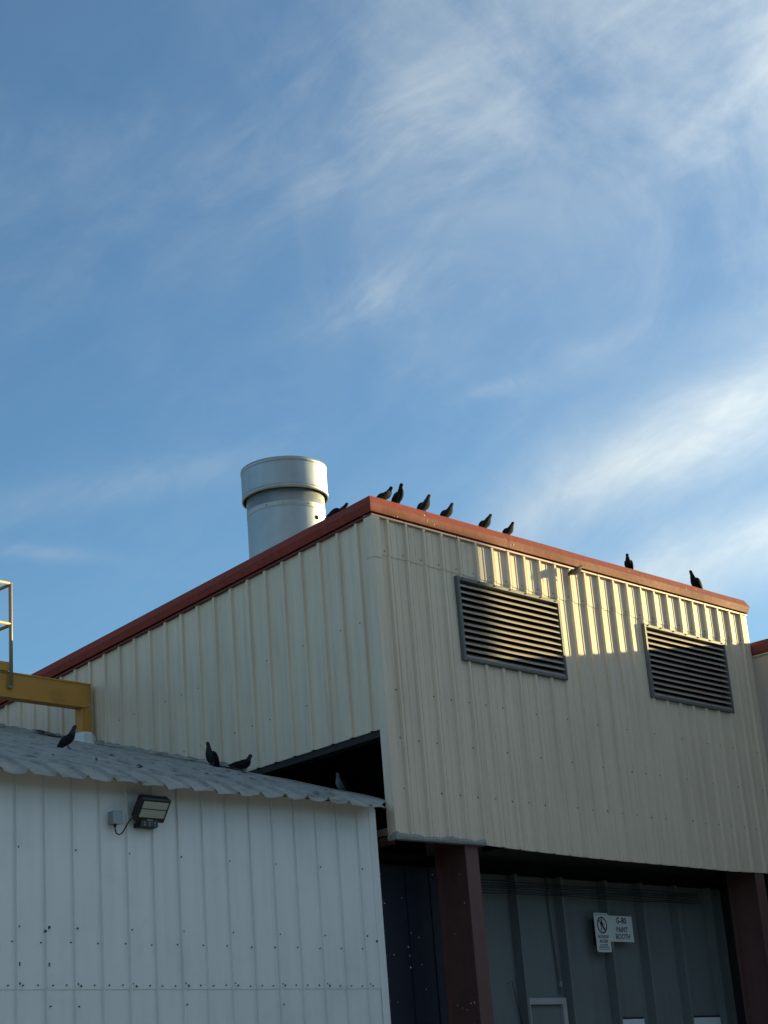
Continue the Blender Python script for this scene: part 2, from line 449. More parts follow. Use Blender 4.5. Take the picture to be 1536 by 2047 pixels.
# fascia (folded profile, mitred at the corners) ------------------------------
PROF = [(0.004, 8.070), (0.004, 8.116), (0.052, 8.104), (0.079, 8.192), (0.030, 8.294), (-0.10, 8.300), (-0.10, 8.27)]
m = MB(); NX = 40; rows = []
for i in range(NX + 1):
    t = i / NX; row = []
    for o, z in PROF:
        x = -o + (W + 2 * o) * t
        wob = 0.003 * math.sin(9.0 * t * 2 + 1) + 0.002 * math.sin(31 * t + o * 40)
        row.append((x, -o + (wob if 0 < i < NX and o > .03 else 0), z + (wob * .6 if 0 < i < NX else 0)))
    rows.append(row)
for r0, r1 in zip(rows, rows[1:]):
    for k in range(len(PROF) - 1): m.quad(r0[k], r1[k], r1[k + 1], r0[k + 1])
m.build('eave_fascia', red, B)
for X0, sx in ((0, -1), (W, 1)):
    m = MB()
    p0 = [(X0 + sx * o, -o, z) for o, z in PROF]; p1 = [(X0 + sx * o, DEEP + .05, z + RK * DEEP) for o, z in PROF]
    if sx < 0: p0 = [(x - .0015 * 0, y + 0.0015, z) for x, y, z in p0]
    m.extrude(list(zip(p0, p1)), 0, 0, closed=False); m.build('rake_fascia', red, B)

# lap joints of the front fascia and droppings on it
for xj in (2.35, 5.02):
    m = MB(); pr = [(o + .0010, z) for o, z in PROF[2:6]]
    m.extrude([((xj, -o, z), (xj + .05, -o, z)) for o, z in pr], 0, 0, closed=False)
    m.build('fascia_lap', red, B)
m = MB(); rq = random.Random(21)
for k in range(13):
    x = rq.choice((.35, .5, .95, 1.3, 2.0, 2.4, 4.95, 6.4)) + rq.gauss(0, .12); t = rq.uniform(.05, .9); q = rq.uniform(.004, .010)
    (oa, za), (ob, zb_) = ((.079, 8.192), (.030, 8.294)); L = rq.choice((.012, .02, .05)) if t < .4 else .014
    if rq.random() < .35: (oa, za), (ob, zb_) = ((.050, 8.102), (.079, 8.192)); L = rq.uniform(.02, .05)
    f0 = lambda tt: (-(oa + (ob - oa) * tt) - .0015, za + (zb_ - za) * tt)
    t0, t1 = max(.02, t - L / .11), t
    (y0, z0), (y1, z1) = f0(t0), f0(t1)
    m.add([(x - q * .4, y0, z0), (x + q * .3, y0, z0), (x + q, y1, z1), (x - q, y1, z1), (x, y1 + .0003, min(z1 + .006, zb_))], [(0, 1, 2, 3), (3, 2, 4)])
m.build('droppings', white_m, B, kind='stuff')

# louvers -------------------------------------------------------------------
for x0, x1, z0, z1 in LV:
    m = MB(); w = 0.042; PR = -0.050; IN = 0.06
    O = [(x0, z0), (x1, z0), (x1, z1), (x0, z1)]; I = [(x0 + w, z0 + w), (x1 - w, z0 + w), (x1 - w, z1 - w), (x0 + w, z1 - w)]
    C_ = [(x0 + .008, z0 + .008), (x1 - .008, z0 + .008), (x1 - .008, z1 - .008), (x0 + .008, z1 - .008)]
    for k in range(4):
        j = (k + 1) % 4
        pt = lambda q, y: (q[0], y, q[1])
        m.quad(pt(O[k], 0.0), pt(O[j], 0.0), pt(O[j], PR + .006), pt(O[k], PR + .006))
        m.quad(pt(O[k], PR + .006), pt(O[j], PR + .006), pt(C_[j], PR), pt(C_[k], PR))
        m.quad(pt(C_[k], PR), pt(C_[j], PR), pt(I[j], PR), pt(I[k], PR))
        m.quad(pt(I[k], PR), pt(I[j], PR), pt(I[j], IN), pt(I[k], IN))
    fr = m.build('louver', frame_m, B)
    n = 12; pitch = (z1 - z0 - 2 * w) / n
    for k in range(n):
        zc = z0 + w + pitch * (k + 0.5)
        m = MB(); xa, xb = x0 + w + .001, x1 - w - .001
        NS = 10; rows = []
        for i in range(NS + 1):
            t = i / NS; x = xa + (xb - xa) * t
            sag = 0.003 * math.sin(t * math.pi) * random.uniform(.3, 1.4)
            prof = [(-0.044, zc - .040), (-0.042, zc - .022), (0.046, zc + .040), (0.046, zc + .037), (-0.038, zc - .025), (-0.040, zc - .040)]
            rows.append([(x, y, z - sag) for y, z in prof])
        for r0, r1 in zip(rows, rows[1:]):
            for q in range(6): qq = (q + 1) % 6; m.quad(r0[q], r1[q], r1[qq], r0[qq])
        m.build('slat', louver_m, fr)
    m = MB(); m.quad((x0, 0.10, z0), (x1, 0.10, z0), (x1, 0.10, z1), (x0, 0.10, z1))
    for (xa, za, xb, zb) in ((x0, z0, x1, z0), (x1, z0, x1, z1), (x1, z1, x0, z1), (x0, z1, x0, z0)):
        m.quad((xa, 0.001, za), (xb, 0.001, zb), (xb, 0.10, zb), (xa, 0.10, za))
    m.build('shade_backing', dark, fr)  # black box added behind the slats in place of interior shade
    m = MB()
    for k in range(7):
        xx = x0 + .09 + (x1 - x0 - .18) * k / 6
        m.tube([(xx, PR, z1 - .02), (xx, PR - .008, z1 - .02)], .009, 6, smooth=False)
    m.build('screw', girt_m, fr, kind='stuff')

# foam strip and ledger at the lower corner ------------------------------------
m = MB(); rnd = random.Random(3); N = 120; rings = []
for i in range(N + 1):
    x = -0.045 + 1.49 * i / N; zb = fbot(x)
    th = 0.058 + 0.010 * math.sin(x * 9) + 0.007 * math.sin(x * 23 + 1) + rnd.uniform(-.003, .005); dp = 0.042 + .005 * math.sin(x * 17) + rnd.uniform(-.002, .003)
    if i in (0, N): th *= .5; dp *= .6
    z0 = zb - .012 + rnd.uniform(-.001, .001)
    rings.append([(x, .02, z0), (x, -dp, z0 + .004), (x, -dp - .006, z0 + th * .5), (x, -dp + .006, z0 + th), (x, -.005, z0 + th + rnd.uniform(0, .004))])
m.loft(rings, True, False)
rings = []
for i in range(9):
    y = -.05 + .13 * i / 8; th = .075 + rnd.uniform(-.02, .02); dp = .05 + rnd.uniform(-.01, .01)
    rings.append([(0.0, y, 4.435), (-dp, y, 4.44), (-dp - .008, y, 4.44 + th * .5), (-dp + .01, y, 4.44 + th), (0, y, 4.44 + th)])
m.loft(rings, True, False)
m.build('foam_strip', foam_m, B)
ledger_m = mat('pinkish_brown_steel', (0.30, 0.20, 0.175), 0.6, var=0.2, scale=6)
m = MB(); m.add([(-.02, .085, 4.580), (-.02, .9, 4.575), (-.02, .9, 4.52), (-.02, .085, 4.503), (.05, .085, 4.580), (.05, .9, 4.575), (.05, .9, 4.52), (.05, .085, 4.503)], [(0, 1, 2, 3), (0, 4, 5, 1), (3, 2, 6, 7), (0, 3, 7, 4)])
m.build('ledger', ledger_m, B)
m = MB(); m.add([(-.02, .085, 4.485), (-.02, .9, 4.470), (-.02, .9, 4.425), (-.02, .085, 4.44), (.07, .085, 4.455), (.07, .9, 4.455), (.07, .9, 4.415), (.07, .085, 4.41)], [(0, 1, 2, 3), (0, 4, 5, 1), (3, 2, 6, 7), (0, 3, 7, 4)])
m.build('ledger', redsteel, B)

# red steel columns ---------------------------------------------------------------
for x0 in (1.118, 7.024):
    x1 = x0 + .214
    m = MB(); m.box(x0, x1, 0.012, 0.030, 0, 4.74); fl = m.build('column', redsteel, B)
    m = MB(); m.box(x0 + .100, x0 + .112, 0.030, 0.448, 0, 4.74); m.build('web', redsteel, fl)
    m = MB(); m.box(x0, x1, 0.448, 0.466, 0, 4.74); m.build('flange', redsteel, fl)
    fl['label'] = 'red oxide steel column under the front wall'

dull_screw = mat('dull_screw', (0.17, 0.15, 0.125), 0.6)
# fasteners on the front (dark heads)
m = MB()
for z in (6.08, 5.55, 5.0):
    for k, a in enumerate(fr_maj):
        if k % 2 == 0 or rnd.random() < .4:
            x = a - .035 + rnd.uniform(-.008, .008)
            if not any(h[0] - .05 < x < h[1] + .05 and h[2] - .05 < z < h[3] + .05 for h in LV):
                m.tube([(x, 0.0, z + rnd.uniform(-.02, .02)), (x, -.008, z)], .008, 6, smooth=False)
for k, a in enumerate(fr_maj):
    x = a - .05; m.tube([(x, 0, ZLAP + .035), (x, -.016, ZLAP + .035)], .008, 6, smooth=False)
m.build('screw', dull_screw, B, kind='stuff')
m = MB()
for zz in (6.9, 6.2):
    for k, a in enumerate(sd_maj[:22]):
        if zz < HE + RK * a - .3 and rnd.random() < .7: m.tube([(0, a + .05, zz - .05 * a), (-.008, a + .05, zz - .05 * a)], .008, 6, smooth=False)
m.build('screw', dull_screw, B, kind='stuff')

# ================================================================ adjoining building on the right
A = thing('adjoining_building', 'lower adjoining building with dark red trim at the right edge', 'building', (12, -6, 0))
XA = 7.735; ZA = 7.669
ac = controls([-0.3 - P * k for k in range(0, 40)], [], -1, H=0.018, top=.05)
right_f = lambda u, d, z: (XA - d, u, z)
ed = [0.0 - .92 * k for k in range(0, 8)] + [-7.0]
for a, b in zip(ed, ed[1:]):
    sheet(right_f, ac, b, a, 0.0, ZA - .185, (), lip=0).build('wall_panel', wallr, A)
PA = [(0.0, ZA - .19), (0.012, ZA - .195), (0.03, ZA - .165), (0.035, ZA - .06), (0.0, ZA), (-.2, ZA)]
m = MB(); m.extrude([((XA - o, 0.0, z), (XA - o, -7.2, z)) for o, z in PA], 0, 0, closed=False); m.build('fascia', redr, A)
m = MB(); m.box(XA - .026, XA, -7.0, -0.02, ZA - .215, ZA - .196); m.build('trim_strip', wallr, A)
m = MB(); m.box(XA + .01, 18.0, -7, -0.01, ZA - .05, ZA - .03); m.build('roof', girt_m, A)
m = MB(); m.box(XA + .02, 18.0, -7.0, -6.98, 0, ZA - .05); m.box(17.98, 18.0, -6.975, -.01, 0, ZA - .05); m.build('outer_wall', wallr, A)
# its taller rear storey (out of the picture; its shade lies on the left of the lit wall)
m = MB(); m.box(8.5, 14.83, -6.9, -3.85, ZA - .03, 10.36); m.build('upper_storey', wallr, A)

# ================================================================ long building added behind the camera to block low sky light
O_ = thing('light_blocker', 'long grey warehouse added out of view across the yard to block sky light', 'building', (-5, -36, 0))
oc = controls([-60 + 1.2 * k for k in range(0, 92)], [], 1, H=0.05, top=.1, slope=.05)
m = sheet(lambda u, d, z: (u, -30 + d, z), oc, -60, 48, 0, 8.2, (), lip=0); m.build('wall', mat('pale_grey_paint', (0.42, 0.41, 0.39), 0.6, var=0.1, streak=0.1), O_)
m = MB(); m.quad((-60, -30, 8.2), (48, -30, 8.2), (48, -38, 9.4), (-60, -38, 9.4)); m.quad((-60, -38, 9.4), (48, -38, 9.4), (48, -46, 8.2), (-60, -46, 8.2)); m.build('roof', roof_m, O_)
m = MB(); m.quad((-60, -46, 0), (48, -46, 0), (48, -46, 8.2), (-60, -46, 8.2)); m.build('rear_wall', booth_m, O_)
for k in range(6):
    m = MB(); m.box(-44 + 14 * k, -39.5 + 14 * k, -29.94, -29.9, 0, 4.5); m.build('roller_door', girt_m, O_)

# ================================================================ paint booth wall in the bay
BT = thing('paint_booth', 'grey panelled paint booth wall with upright stiffeners in the dark bay', 'booth', (4.3, 1.0, 0))
sx_ = [3.02, 3.908, 4.828, 5.605, 6.396, 7.213]
ex = [1.62, 2.16] + sx_ + [7.66]
DX0, DX1, DZ = 3.06, 3.83, 2.90
for i, (a, b) in enumerate(zip(ex, ex[1:])):
    m = MB(); y = 1.0 + (0.0015 if i % 2 else 0)
    m.box(a + .002, b - .002, y, y + .03, 0, 4.73)
    m.build('wall_panel', booth_m, BT)
for x in sx_ + [2.16]:
    m = MB(); m.box(x - .020, x + .024, 0.87, 0.998, 0, 4.34); m.build('stiffener', booth_m, BT)
m = MB()
for (a, b, c, d) in ((DX0, DX1, DZ - .075, DZ), (DX0, DX0 + .075, 0, DZ - .076), (DX1 - .075, DX1, 0, DZ - .076)): m.box(a, b, .93, .999, c, d)
dr = m.build('door', mat('lighter_grey_frame', (0.40, 0.41, 0.40), .6, var=.2, scale=6), BT)
m = MB(); m.box(DX0 + .075, DX1 - .075, .975, .997, 0.02, DZ - .077); m.build('door_leaf', booth_m, dr)
for a, b in ((4.93, 5.44), (6.50, 7.19)):
    m = MB(); m.box(a, b, .965, .999, 1.8, 2.66); w_ = m.build('window', black_m, BT)
    m = MB(); m.box(a + .02, b - .012, .955, .964, 1.83, 2.635); m.build('pane', glass_m, w_)
# conduit with pipe clips and a bundle of thin cables
m = MB(); m.tube([(3.735, .965, 4.4), (3.745, .965, 3.9), (3.79, .965, 2.95)], .016, 8); cd = m.build('conduit', booth_m, BT)
m = MB(); m.box(3.770, 3.797, .945, .985, 3.03, 3.10); m.build('bare_patch', box_m, cd)
for k in range(6):
    m = MB(); pts = []
    for i in range(17):
        x = 1.9 + (6.9 - 1.9) * i / 16
        pts.append((x, .860 - .004 * k, 4.24 - .028 * k - .004 * math.sin(i * 1.9 + k) + .005 * math.sin(i * .7 + k * 2)))
    m.tube(pts, .0055, 6); m.build('cable', cable_m, BT)
m = MB(); m.tube([(2.80, .985, 3.07), (2.83, .93, 3.09), (2.92, .96, 2.85), (3.02, .985, 2.55)], .004, 6); m.build('cable', cable_m, BT)

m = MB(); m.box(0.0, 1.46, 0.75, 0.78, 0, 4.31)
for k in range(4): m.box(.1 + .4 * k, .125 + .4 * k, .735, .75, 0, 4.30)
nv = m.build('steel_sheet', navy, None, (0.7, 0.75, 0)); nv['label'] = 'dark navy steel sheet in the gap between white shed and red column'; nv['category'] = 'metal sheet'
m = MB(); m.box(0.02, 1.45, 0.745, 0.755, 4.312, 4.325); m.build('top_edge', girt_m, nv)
m = MB(); rs = random.Random(11)
for k in range(16):
    x, z, r = rs.uniform(.45, 1.36), rs.uniform(2.4, 4.25), rs.uniform(.005, .012)
    m.tube([(x, .7345, z), (x, .7325, z + .001)], [r, r * .7], 7, smooth=False)
m.build('droppings', sign_m, nv, kind='stuff')
m = MB()
for k in range(14):
    z = rs.uniform(2.4, 4.2); y = rs.uniform(.06, .44); r = rs.uniform(.004, .009)
    m.tube([(1.216, y, z), (1.2145, y, z)], [r, r * .6], 7, smooth=False)
m.build('droppings', sign_m, B, kind='stuff')

# signs ---------------------------------------------------------------------------
def text(body, size, cx, z, y, m, parent, bold=0.0, sx=1.0, name='lettering'):
    cu = bpy.data.curves.new(name, 'FONT'); cu.body = body; cu.size = size; cu.align_x = 'CENTER'; cu.align_y = 'CENTER'
    cu.offset = bold; cu.resolution_u = 3
    to = bpy.data.objects.new(name, cu); COL.objects.link(to)
    me = bpy.data.meshes.new_from_object(to.evaluated_get(bpy.context.evaluated_depsgraph_get()))
    bpy.data.objects.remove(to)
    pb = parent_base(parent)
    for v in me.vertices: v.co = Vector((cx + v.co.x * sx, y, z + v.co.y)) - pb
    me.materials.append(m); me.name = name
    o = bpy.data.objects.new(name, me); COL.objects.link(o); o.parent = parent
    return o


S1 = thing('safety_sign', 'white upright no roof access sign with crossed out walking figure', 'sign', (4.61, .86, 3.68))
m = MB(); x0, x1, z0, z1, c = 4.468, 4.764, 3.440, 3.922, .022; pts = []
for (cx, cz, a0) in ((x1 - c, z1 - c, 0), (x0 + c, z1 - c, 90), (x0 + c, z0 + c, 180), (x1 - c, z0 + c, 270)):
    for k in range(4): a = rad(a0 + 30 * k); pts.append((cx + c * math.cos(a), cz + c * math.sin(a)))
m.extrude([((x, .850, z), (x, .856, z)) for x, z in pts], 0, 0); m.build('sign_plate', sign_m, S1)
m = MB(); m.box(4.60, 4.64, .857, .99, 3.55, 3.85); m.build('bracket', girt_m, S1)
ys = .8475
def ringmesh(cx, cz, r0, r1, y, n=36):
    m = MB()
    for k in range(n):
        a, b = 2 * math.pi * k / n, 2 * math.pi * (k + 1) / n
        m.quad((cx + r0 * math.cos(a), y, cz + r0 * math.sin(a)), (cx + r1 * math.cos(a), y, cz + r1 * math.sin(a)), (cx + r1 * math.cos(b), y, cz + r1 * math.sin(b)), (cx + r0 * math.cos(b), y, cz + r0 * math.sin(b)))
    return m
m = ringmesh(4.616, 3.772, .086, .104, ys)
c45 = math.sqrt(.5)
m.add([(4.616 - .09 * c45 + .006, ys - .0006, 3.772 + .09 * c45 + .006), (4.616 - .09 * c45 - .006, ys - .0006, 3.772 + .09 * c45 - .006), (4.616 + .09 * c45 - .006, ys - .0006, 3.772 - .09 * c45 - .006), (4.616 + .09 * c45 + .006, ys - .0006, 3.772 - .09 * c45 + .006)], [(0, 1, 2, 3)])
m.build('prohibition_ring', ink_red, S1)
m = MB(); fx, fz, fy = 4.616, 3.772, ys - .0012
def strip(m, pts, w):
    for (xa, za), (xb, zb) in zip(pts, pts[1:]):
        dx, dz = xb - xa, zb - za; L = math.hypot(dx, dz); nx, nz = -dz / L * w / 2, dx / L * w / 2
        m.quad((fx + xa + nx, fy, fz + za + nz), (fx + xb + nx, fy, fz + zb + nz), (fx + xb - nx, fy, fz + zb - nz), (fx + xa - nx, fy, fz + za - nz))
m.add([(fx - .004 + .015 * math.cos(k * math.pi / 5), fy, fz + .062 + .015 * math.sin(k * math.pi / 5)) for k in range(10)], [tuple(range(10))])
strip(m, [(-.004, .045), (-.002, -.008)], .030)
strip(m, [(-.010, .036), (-.036, .012), (-.030, -.010)], .011); strip(m, [(.006, .036), (.026, .006), (.044, -.002)], .011)
strip(m, [(-.006, -.005), (-.018, -.042), (-.036, -.070)], .014); strip(m, [(.004, -.005), (.022, -.040), (.036, -.066)], .014)
m.build('walking_figure', ink, S1)
text('NO ROOF', .052, 4.616, 3.628, ys, ink, S1, .0012, .95)
text('ACCESS', .052, 4.616, 3.572, ys, ink, S1, .0012, .95)
text('AUTHORIZED', .026, 4.616, 3.527, ys, ink, S1, .0004, 1.0)
text('PERSONNEL ONLY', .026, 4.616, 3.498, ys, ink, S1, .0004, 1.0)
for q in ((4.50, 4.735, 3.470, 3.474), (4.49, 4.745, 3.898, 3.901)):
    m = MB(); m.box(q[0], q[1], ys - .0004, ys + .001, q[2], q[3]); m.build('border_line', ink, S1)
S2 = thing('bay_sign', 'white G-80 paint booth sign beside the no roof access sign', 'sign', (5.05, .9, 3.73))
m = MB(); m.bevbox(4.70, 5.285, .860, .866, 3.574, 3.898, .003); m.build('sign_plate', sign_m, S2)
m = MB(); m.box(4.95, 4.99, .867, .99, 3.62, 3.86); m.build('bracket', girt_m, S2)
text('G-80', .105, 5.045, 3.835, .8585, ink, S2, .0022, 1.02)
text('PAINT', .090, 5.045, 3.722, .8585, ink, S2, .0018, 0.98)
text('BOOTH', .090, 5.050, 3.635, .8585, ink, S2, .0018, 0.98)

# ================================================================ white shed
SH = thing('shed', 'white ribbed metal shed with a sagging weathered grey roof', 'shed', (-4, 3, 0))
YS = 0.10
shed_f = lambda u, d, z: (u, YS - d, z)
sh_maj = [-0.4854 - P * k for k in range(0, 28)]
HCT = controls([a - .011 for a in sh_maj], [], 1, H=0.024, top=.011, slope=.004)
ZS = 2.922; XR = -0.205
eds = [XR] + [-0.4854 - P * k - .06 for k in (1, 4, 7, 10, 13, 16, 19, 22, 25)]
for i, (b, a) in enumerate(zip(eds, eds[1:])):
    sheet(shed_f, HCT, a, b, 0.0, ZS + .03, (), off=0.0006 * (i % 2)).build('wall_panel', shed_m, SH)
    sheet(shed_f, HCT, a, b, ZS + random.uniform(-.003, .003), 4.80, (), off=0.006 + .0006 * (i % 2), lip=.006).build('wall_panel', shed_m, SH)
m = MB(); poly = [(XR - .10, YS - .004), (XR - .10, YS - .012), (XR + .004, YS - .012), (XR + .004, YS + .10)]
m.extrude([((x - .018 * (4.76 - 0) / 2.2 * 0, y, 0), (x, y, 4.76)) for x, y in poly], 0, 0, closed=False); m.build('corner_trim', shed_m, SH)
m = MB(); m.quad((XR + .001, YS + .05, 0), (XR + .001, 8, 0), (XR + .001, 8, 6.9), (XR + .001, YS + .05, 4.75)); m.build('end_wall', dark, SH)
# screws
m = MB(); rs = random.Random(5)
def scr(x, z, r=.009, d=.010):
    r *= .8
    x += rs.uniform(-.006, .006); z += rs.uniform(-.005, .005)
    m.tube([(x, YS, z), (x, YS - .006 - d, z), (x, YS - .010 - d, z)], [r, r, r * .5], 6, smooth=False)
for k in range(16):
    xr = -0.4854 - P * k
    scr(xr + .13 - .13 - .055, 3.316)
    if k % 2 == 0:
        scr(xr + .012, 3.44, .011, .024); scr(xr + .012, 4.118, .011, .024); scr(xr + .010, 2.968, .012, .024); scr(xr + .057, 2.951)
    scr(xr - .10, 2.954); scr(xr - .25, 2.954)
    if k in (4, 8, 12, 13): scr(xr + .03, 2.78, .008)
for z in (4.127, 3.802, 3.496, 3.25, 3.018, 2.8): scr(XR + .012, z, .012)
scr(XR - .11, 3.393, .015); scr(-4.47, 3.41, .015, .02); scr(-4.43, 3.44, .016, .02)
for k in (13, 14): scr(-0.4854 - P * k + .02, 3.14, .011); scr(-0.4854 - P * k + .02, 3.12, .009)
m.build('screw', mat('weathered_screw', (0.075, 0.08, 0.08), 0.6), SH, kind='stuff')
# roof
def rz(y): return 4.845 + .336 * y if y < 2.2 else 5.584 + .311 * (y - 2.2)
def curl(y): t = max(0.0, .17 - y) / .33; return t * t * (1.25 - .25 * t)
tips = [-0.541 - .3036 * k for k in range(26)]
RC = controls([t - .012 for t in tips] , [], 1, H=0.030, top=.022, slope=.022)
yr = [-.175, -.165, -.15, -.13, -.11, -.08, -.05, -.02, .02, .06, .10, .14, .18, .26, .4, .6, .9, 1.2, 1.6, 2.0, 2.4, 2.9, 3.5, 4.2, 5, 5.8, 6.6, 7.4, 8.2, 9.0]
def roofpt(u, y):
    d = interp(RC, u); fall = max(0, 1 - max(0, y) / .25) if y < .25 else 0
    ph = ((u - tips[0]) / .3036) % 1.0                      # 0 at a rib, runs along the pan
    pan = math.sin(ph * math.pi) ** .8
    rj = math.sin(u * 2.3 + 1) * .010 + math.sin(u * 7.1) * .006
    r_ = math.floor((u - tips[0]) / .3036); h1 = math.sin(r_ * 12.9898) * 43758.5453 % 1.0; h2 = math.sin(r_ * 78.233) * 24634.63 % 1.0
    cu = curl(y) * (0.058 + (.002 + .009 * h1) * pan + (.004 + .014 * h2) * (1 - ph) + .016 * math.sin(u * 1.3 + .5) * .6 + .007 * math.sin(u * 19 + 2 * h1) + rj * .8)
    yy = y - fall * (.002 + .006 * h2) * pan + (.010 * math.sin(u * 5.0) + .005 * math.sin(u * 23)) * fall
    t_ = max(0.0, min(1.0, (.12 - y) / .24)); u = min(u, -.012 - .30 * t_ * t_ * (3 - 2 * t_))
    wav = (.008 * math.sin(u * 3.1 + y * 2.2) + .006 * math.sin(u * 9.0 + y * 5.0)) * min(1, max(0, y + .2) / .6)
    return (u, yy, rz(y) + d * (1.0 if y < .3 else .55) - cu + wav)
rede = [-0.012, -0.541 - .3036 * 2 - .15] + [-0.541 - .3036 * (2 + 3 * k) - .15 for k in range(1, 8)]
for b, a in zip(rede, rede[1:]):
    us = sorted({a, b} | {c[0] for c in RC if a < c[0] < b} | {a + (b - a) * k / 30 for k in range(1, 30)})
    m = MB(); nu = len(us); vs = [roofpt(u, y) for y in yr for u in us]
    vs2 = [(x, y, z - .0025) for x, y, z in vs[:nu * 16]]
    fs = [(r * nu + i, r * nu + i + 1, (r + 1) * nu + i + 1, (r + 1) * nu + i) for r in range(len(yr) - 1) for i in range(nu - 1)]
    m.add(vs, fs)
    m.add(vs2, [(r * nu + i, (r + 1) * nu + i, (r + 1) * nu + i + 1, r * nu + i + 1) for r in range(15) for i in range(nu - 1)])
    for i in range(nu - 1): m.quad(vs[i], vs2[i], vs2[i + 1], vs[i + 1])
    m.build('roof_sheet', roof_m, SH)
m = MB()
for (x, y, s) in ((-2.25, 1.9, .03), (-3.0, 1.2, .025), (-2.7, .9, .03), (-3.6, 1.1, .02), (-1.9, .8, .025), (-1.2, .9, .02), (-.9, 1.0, .02), (-3.4, 3.2, .05), (-1.0, 1.3, .015), (-.6, .4, .018)):
    z = rz(y) + .012; a = rs.uniform(0, 3); pts = []
    for k in range(7):
        an = k / 7 * 2 * math.pi; r = s * rs.uniform(.5, 1.2); pts.append((x + r * 1.8 * math.cos(an), y + r * math.sin(an), z + rz(y + r * math.sin(an)) - rz(y)))
    m.add(pts + [(x, y, z + s * .7)], [(k, (k + 1) % 7, 7) for k in range(7)])
m.build('debris', black_m, SH, kind='stuff')
# sealant bead and lifted flashing where roof meets the tall wall
m = MB(); rings = []
for i in range(70):
    y = 2.25 + 5.2 * i / 69; h = .030 + rs.uniform(0, .03); w = .05 + rs.uniform(0, .06)
    z = rz(y); rings.append([(-.004, y, z - .01), (-.03 - w, y, z + .008), (-.03 - w * .5, y, z + .008 + h * .5), (-.036, y, z + h), (-.004, y, z + h)])
m.loft(rings, True, False); m.build('sealant', roof_m, SH)
m = MB(); m.add([(-.16, 5.75, rz(5.75) + .025), (-.10, 5.55, rz(5.55) + .02), (-.05, 6.15, rz(6.15) + .06), (-.10, 6.25, rz(6.25) + .05), (-.05, 5.9, rz(5.9) + .015)], [(0, 1, 4), (4, 1, 2), (0, 4, 3), (3, 4, 2)]); m.build('flashing', girt_m, SH)

# floodlight -----------------------------------------------------------------------
F = thing('floodlight', 'black square floodlight tilted out from the white shed wall under the eave', 'floodlight', (-3.34, .06, 4.42))
# head frame: x across, lower edge near the wall, top edge tilted out
hb = Vector((-3.34, .015, 4.415)); ht = Vector((-3.34, -.115, 4.605))
up_ = (ht - hb).normalized(); rt = Vector((1, 0, 0)); nf = rt.cross(up_)          # nf: towards viewer/down
if nf.y > 0: nf = -nf
Ms = Matrix(((rt.x, nf.x, up_.x, hb.x), (rt.y, nf.y, up_.y, hb.y), (rt.z, nf.z, up_.z, hb.z), (0, 0, 0, 1)))
Lh = (ht - hb).length
def loc(x, y, z): return Ms @ Vector((x, y, z))
m = MB(); m.bevbox(-.175, .175, -.045, .012, 0, Lh, .010, Ms)
for i in range(15): # cooling fins at the back
    x = -.16 + .32 * i / 14; m.bevbox(x - .004, x + .004, -.075, -.044, .02, Lh + .004, .002, Ms)
hd = m.build('housing', black_m, F)
for z0, z1 in ((.045, .122), (.132, Lh - .028)):
    m = MB(); m.bevbox(-.145, .145, .0125, .017, z0, z1, .003, Ms); m.build('lens', led_m, hd)
m = MB(); m.bevbox(-.035, .03, .0125, .0155, .012, .030, .002, Ms); m.bevbox(.065, .078, .0125, .0155, .016, .026, .002, Ms); m.build('data_plate', box_m, hd)
m = MB(); m.box(-3.455, -3.245, .02, .099, 4.362, 4.40); m.box(-3.45, -3.25, -.01, .02, 4.366, 4.42); br = m.build('bracket', black_m, F)
m = MB()
for k in range(3):
    for q in range(2): m.tube([(-3.41 + .06 * k, -.011, 4.378 + .022 * q), (-3.41 + .06 * k, -.015, 4.378 + .022 * q)], .007, 6, smooth=False)
m.build('bolt', box_m, br, kind='stuff')
m = MB(); pts = [(-3.706, .05, 4.355), (-3.706, .048, 4.32), (-3.695, .045, 4.292), (-3.665, .042, 4.28), (-3.63, .04, 4.30), (-3.595, .035, 4.35), (-3.56, .03, 4.405), (-3.53, .025, 4.435), (-3.50, .02, 4.440), (-3.46, .04, 4.425)]
m.tube(pts, .0065, 8); m.build('cable', cable_m, F)
J = thing('junction_box', 'small grey electrical box on the white shed wall left of the floodlight', 'electrical box', (-3.70, .06, 4.43))
m = MB(); m.bevbox(-3.752, -3.648, .018, .094, 4.376, 4.490, .004); m.build('box_body', box_m, J)
m = MB(); m.bevbox(-3.756, -3.644, .010, .0175, 4.372, 4.494, .003); m.build('lid', box_m, J)
m = MB(); m.tube([(-3.706, .05, 4.376), (-3.706, .05, 4.35)], .013, 8); m.build('cable_gland', black_m, J)
m = MB(); m.tube([(-3.715, .094, 4.475), (-3.715, .088, 4.475)], .062, 14, smooth=False); m.build('round_plate', sign_m, J)

# ================================================================ yellow steel frame
Y = thing('yellow_steel_frame', 'mustard yellow steel beam and post with guardrail above the shed roof', 'steel frame', (-.15, 5.0, 6.6))
m = MB(); XE = -.085; XL = -7.0; yb = 5.0
for z0, z1, y0, y1 in ((7.212, 7.230, yb - .01, yb + .14), (6.908, 6.926, yb - .01, yb + .14), (6.926, 7.212, yb + .055, yb + .070)): m.box(XL, XE if z0 > 7 else XE - .09, y0, y1, z0, z1)
m.box(XE - .016, XE - .006, yb - .005, yb + .13, 6.927, 7.211)
m.box(XL, XE - .02, yb + .000, yb + .006, 6.926, 7.212)
m.build('beam', yellow, Y)
m = MB(); zb = rz(5.0) - .02
m.box(-.235, -.225, yb, yb + .15, zb, 6.906); m.box(-.105, -.083, yb, yb + .15, zb, 6.906); m.box(-.2245, -.1055, yb + .015, yb + .03, zb, 6.906); m.build('post', yellow, Y)
m = MB(); rings = []
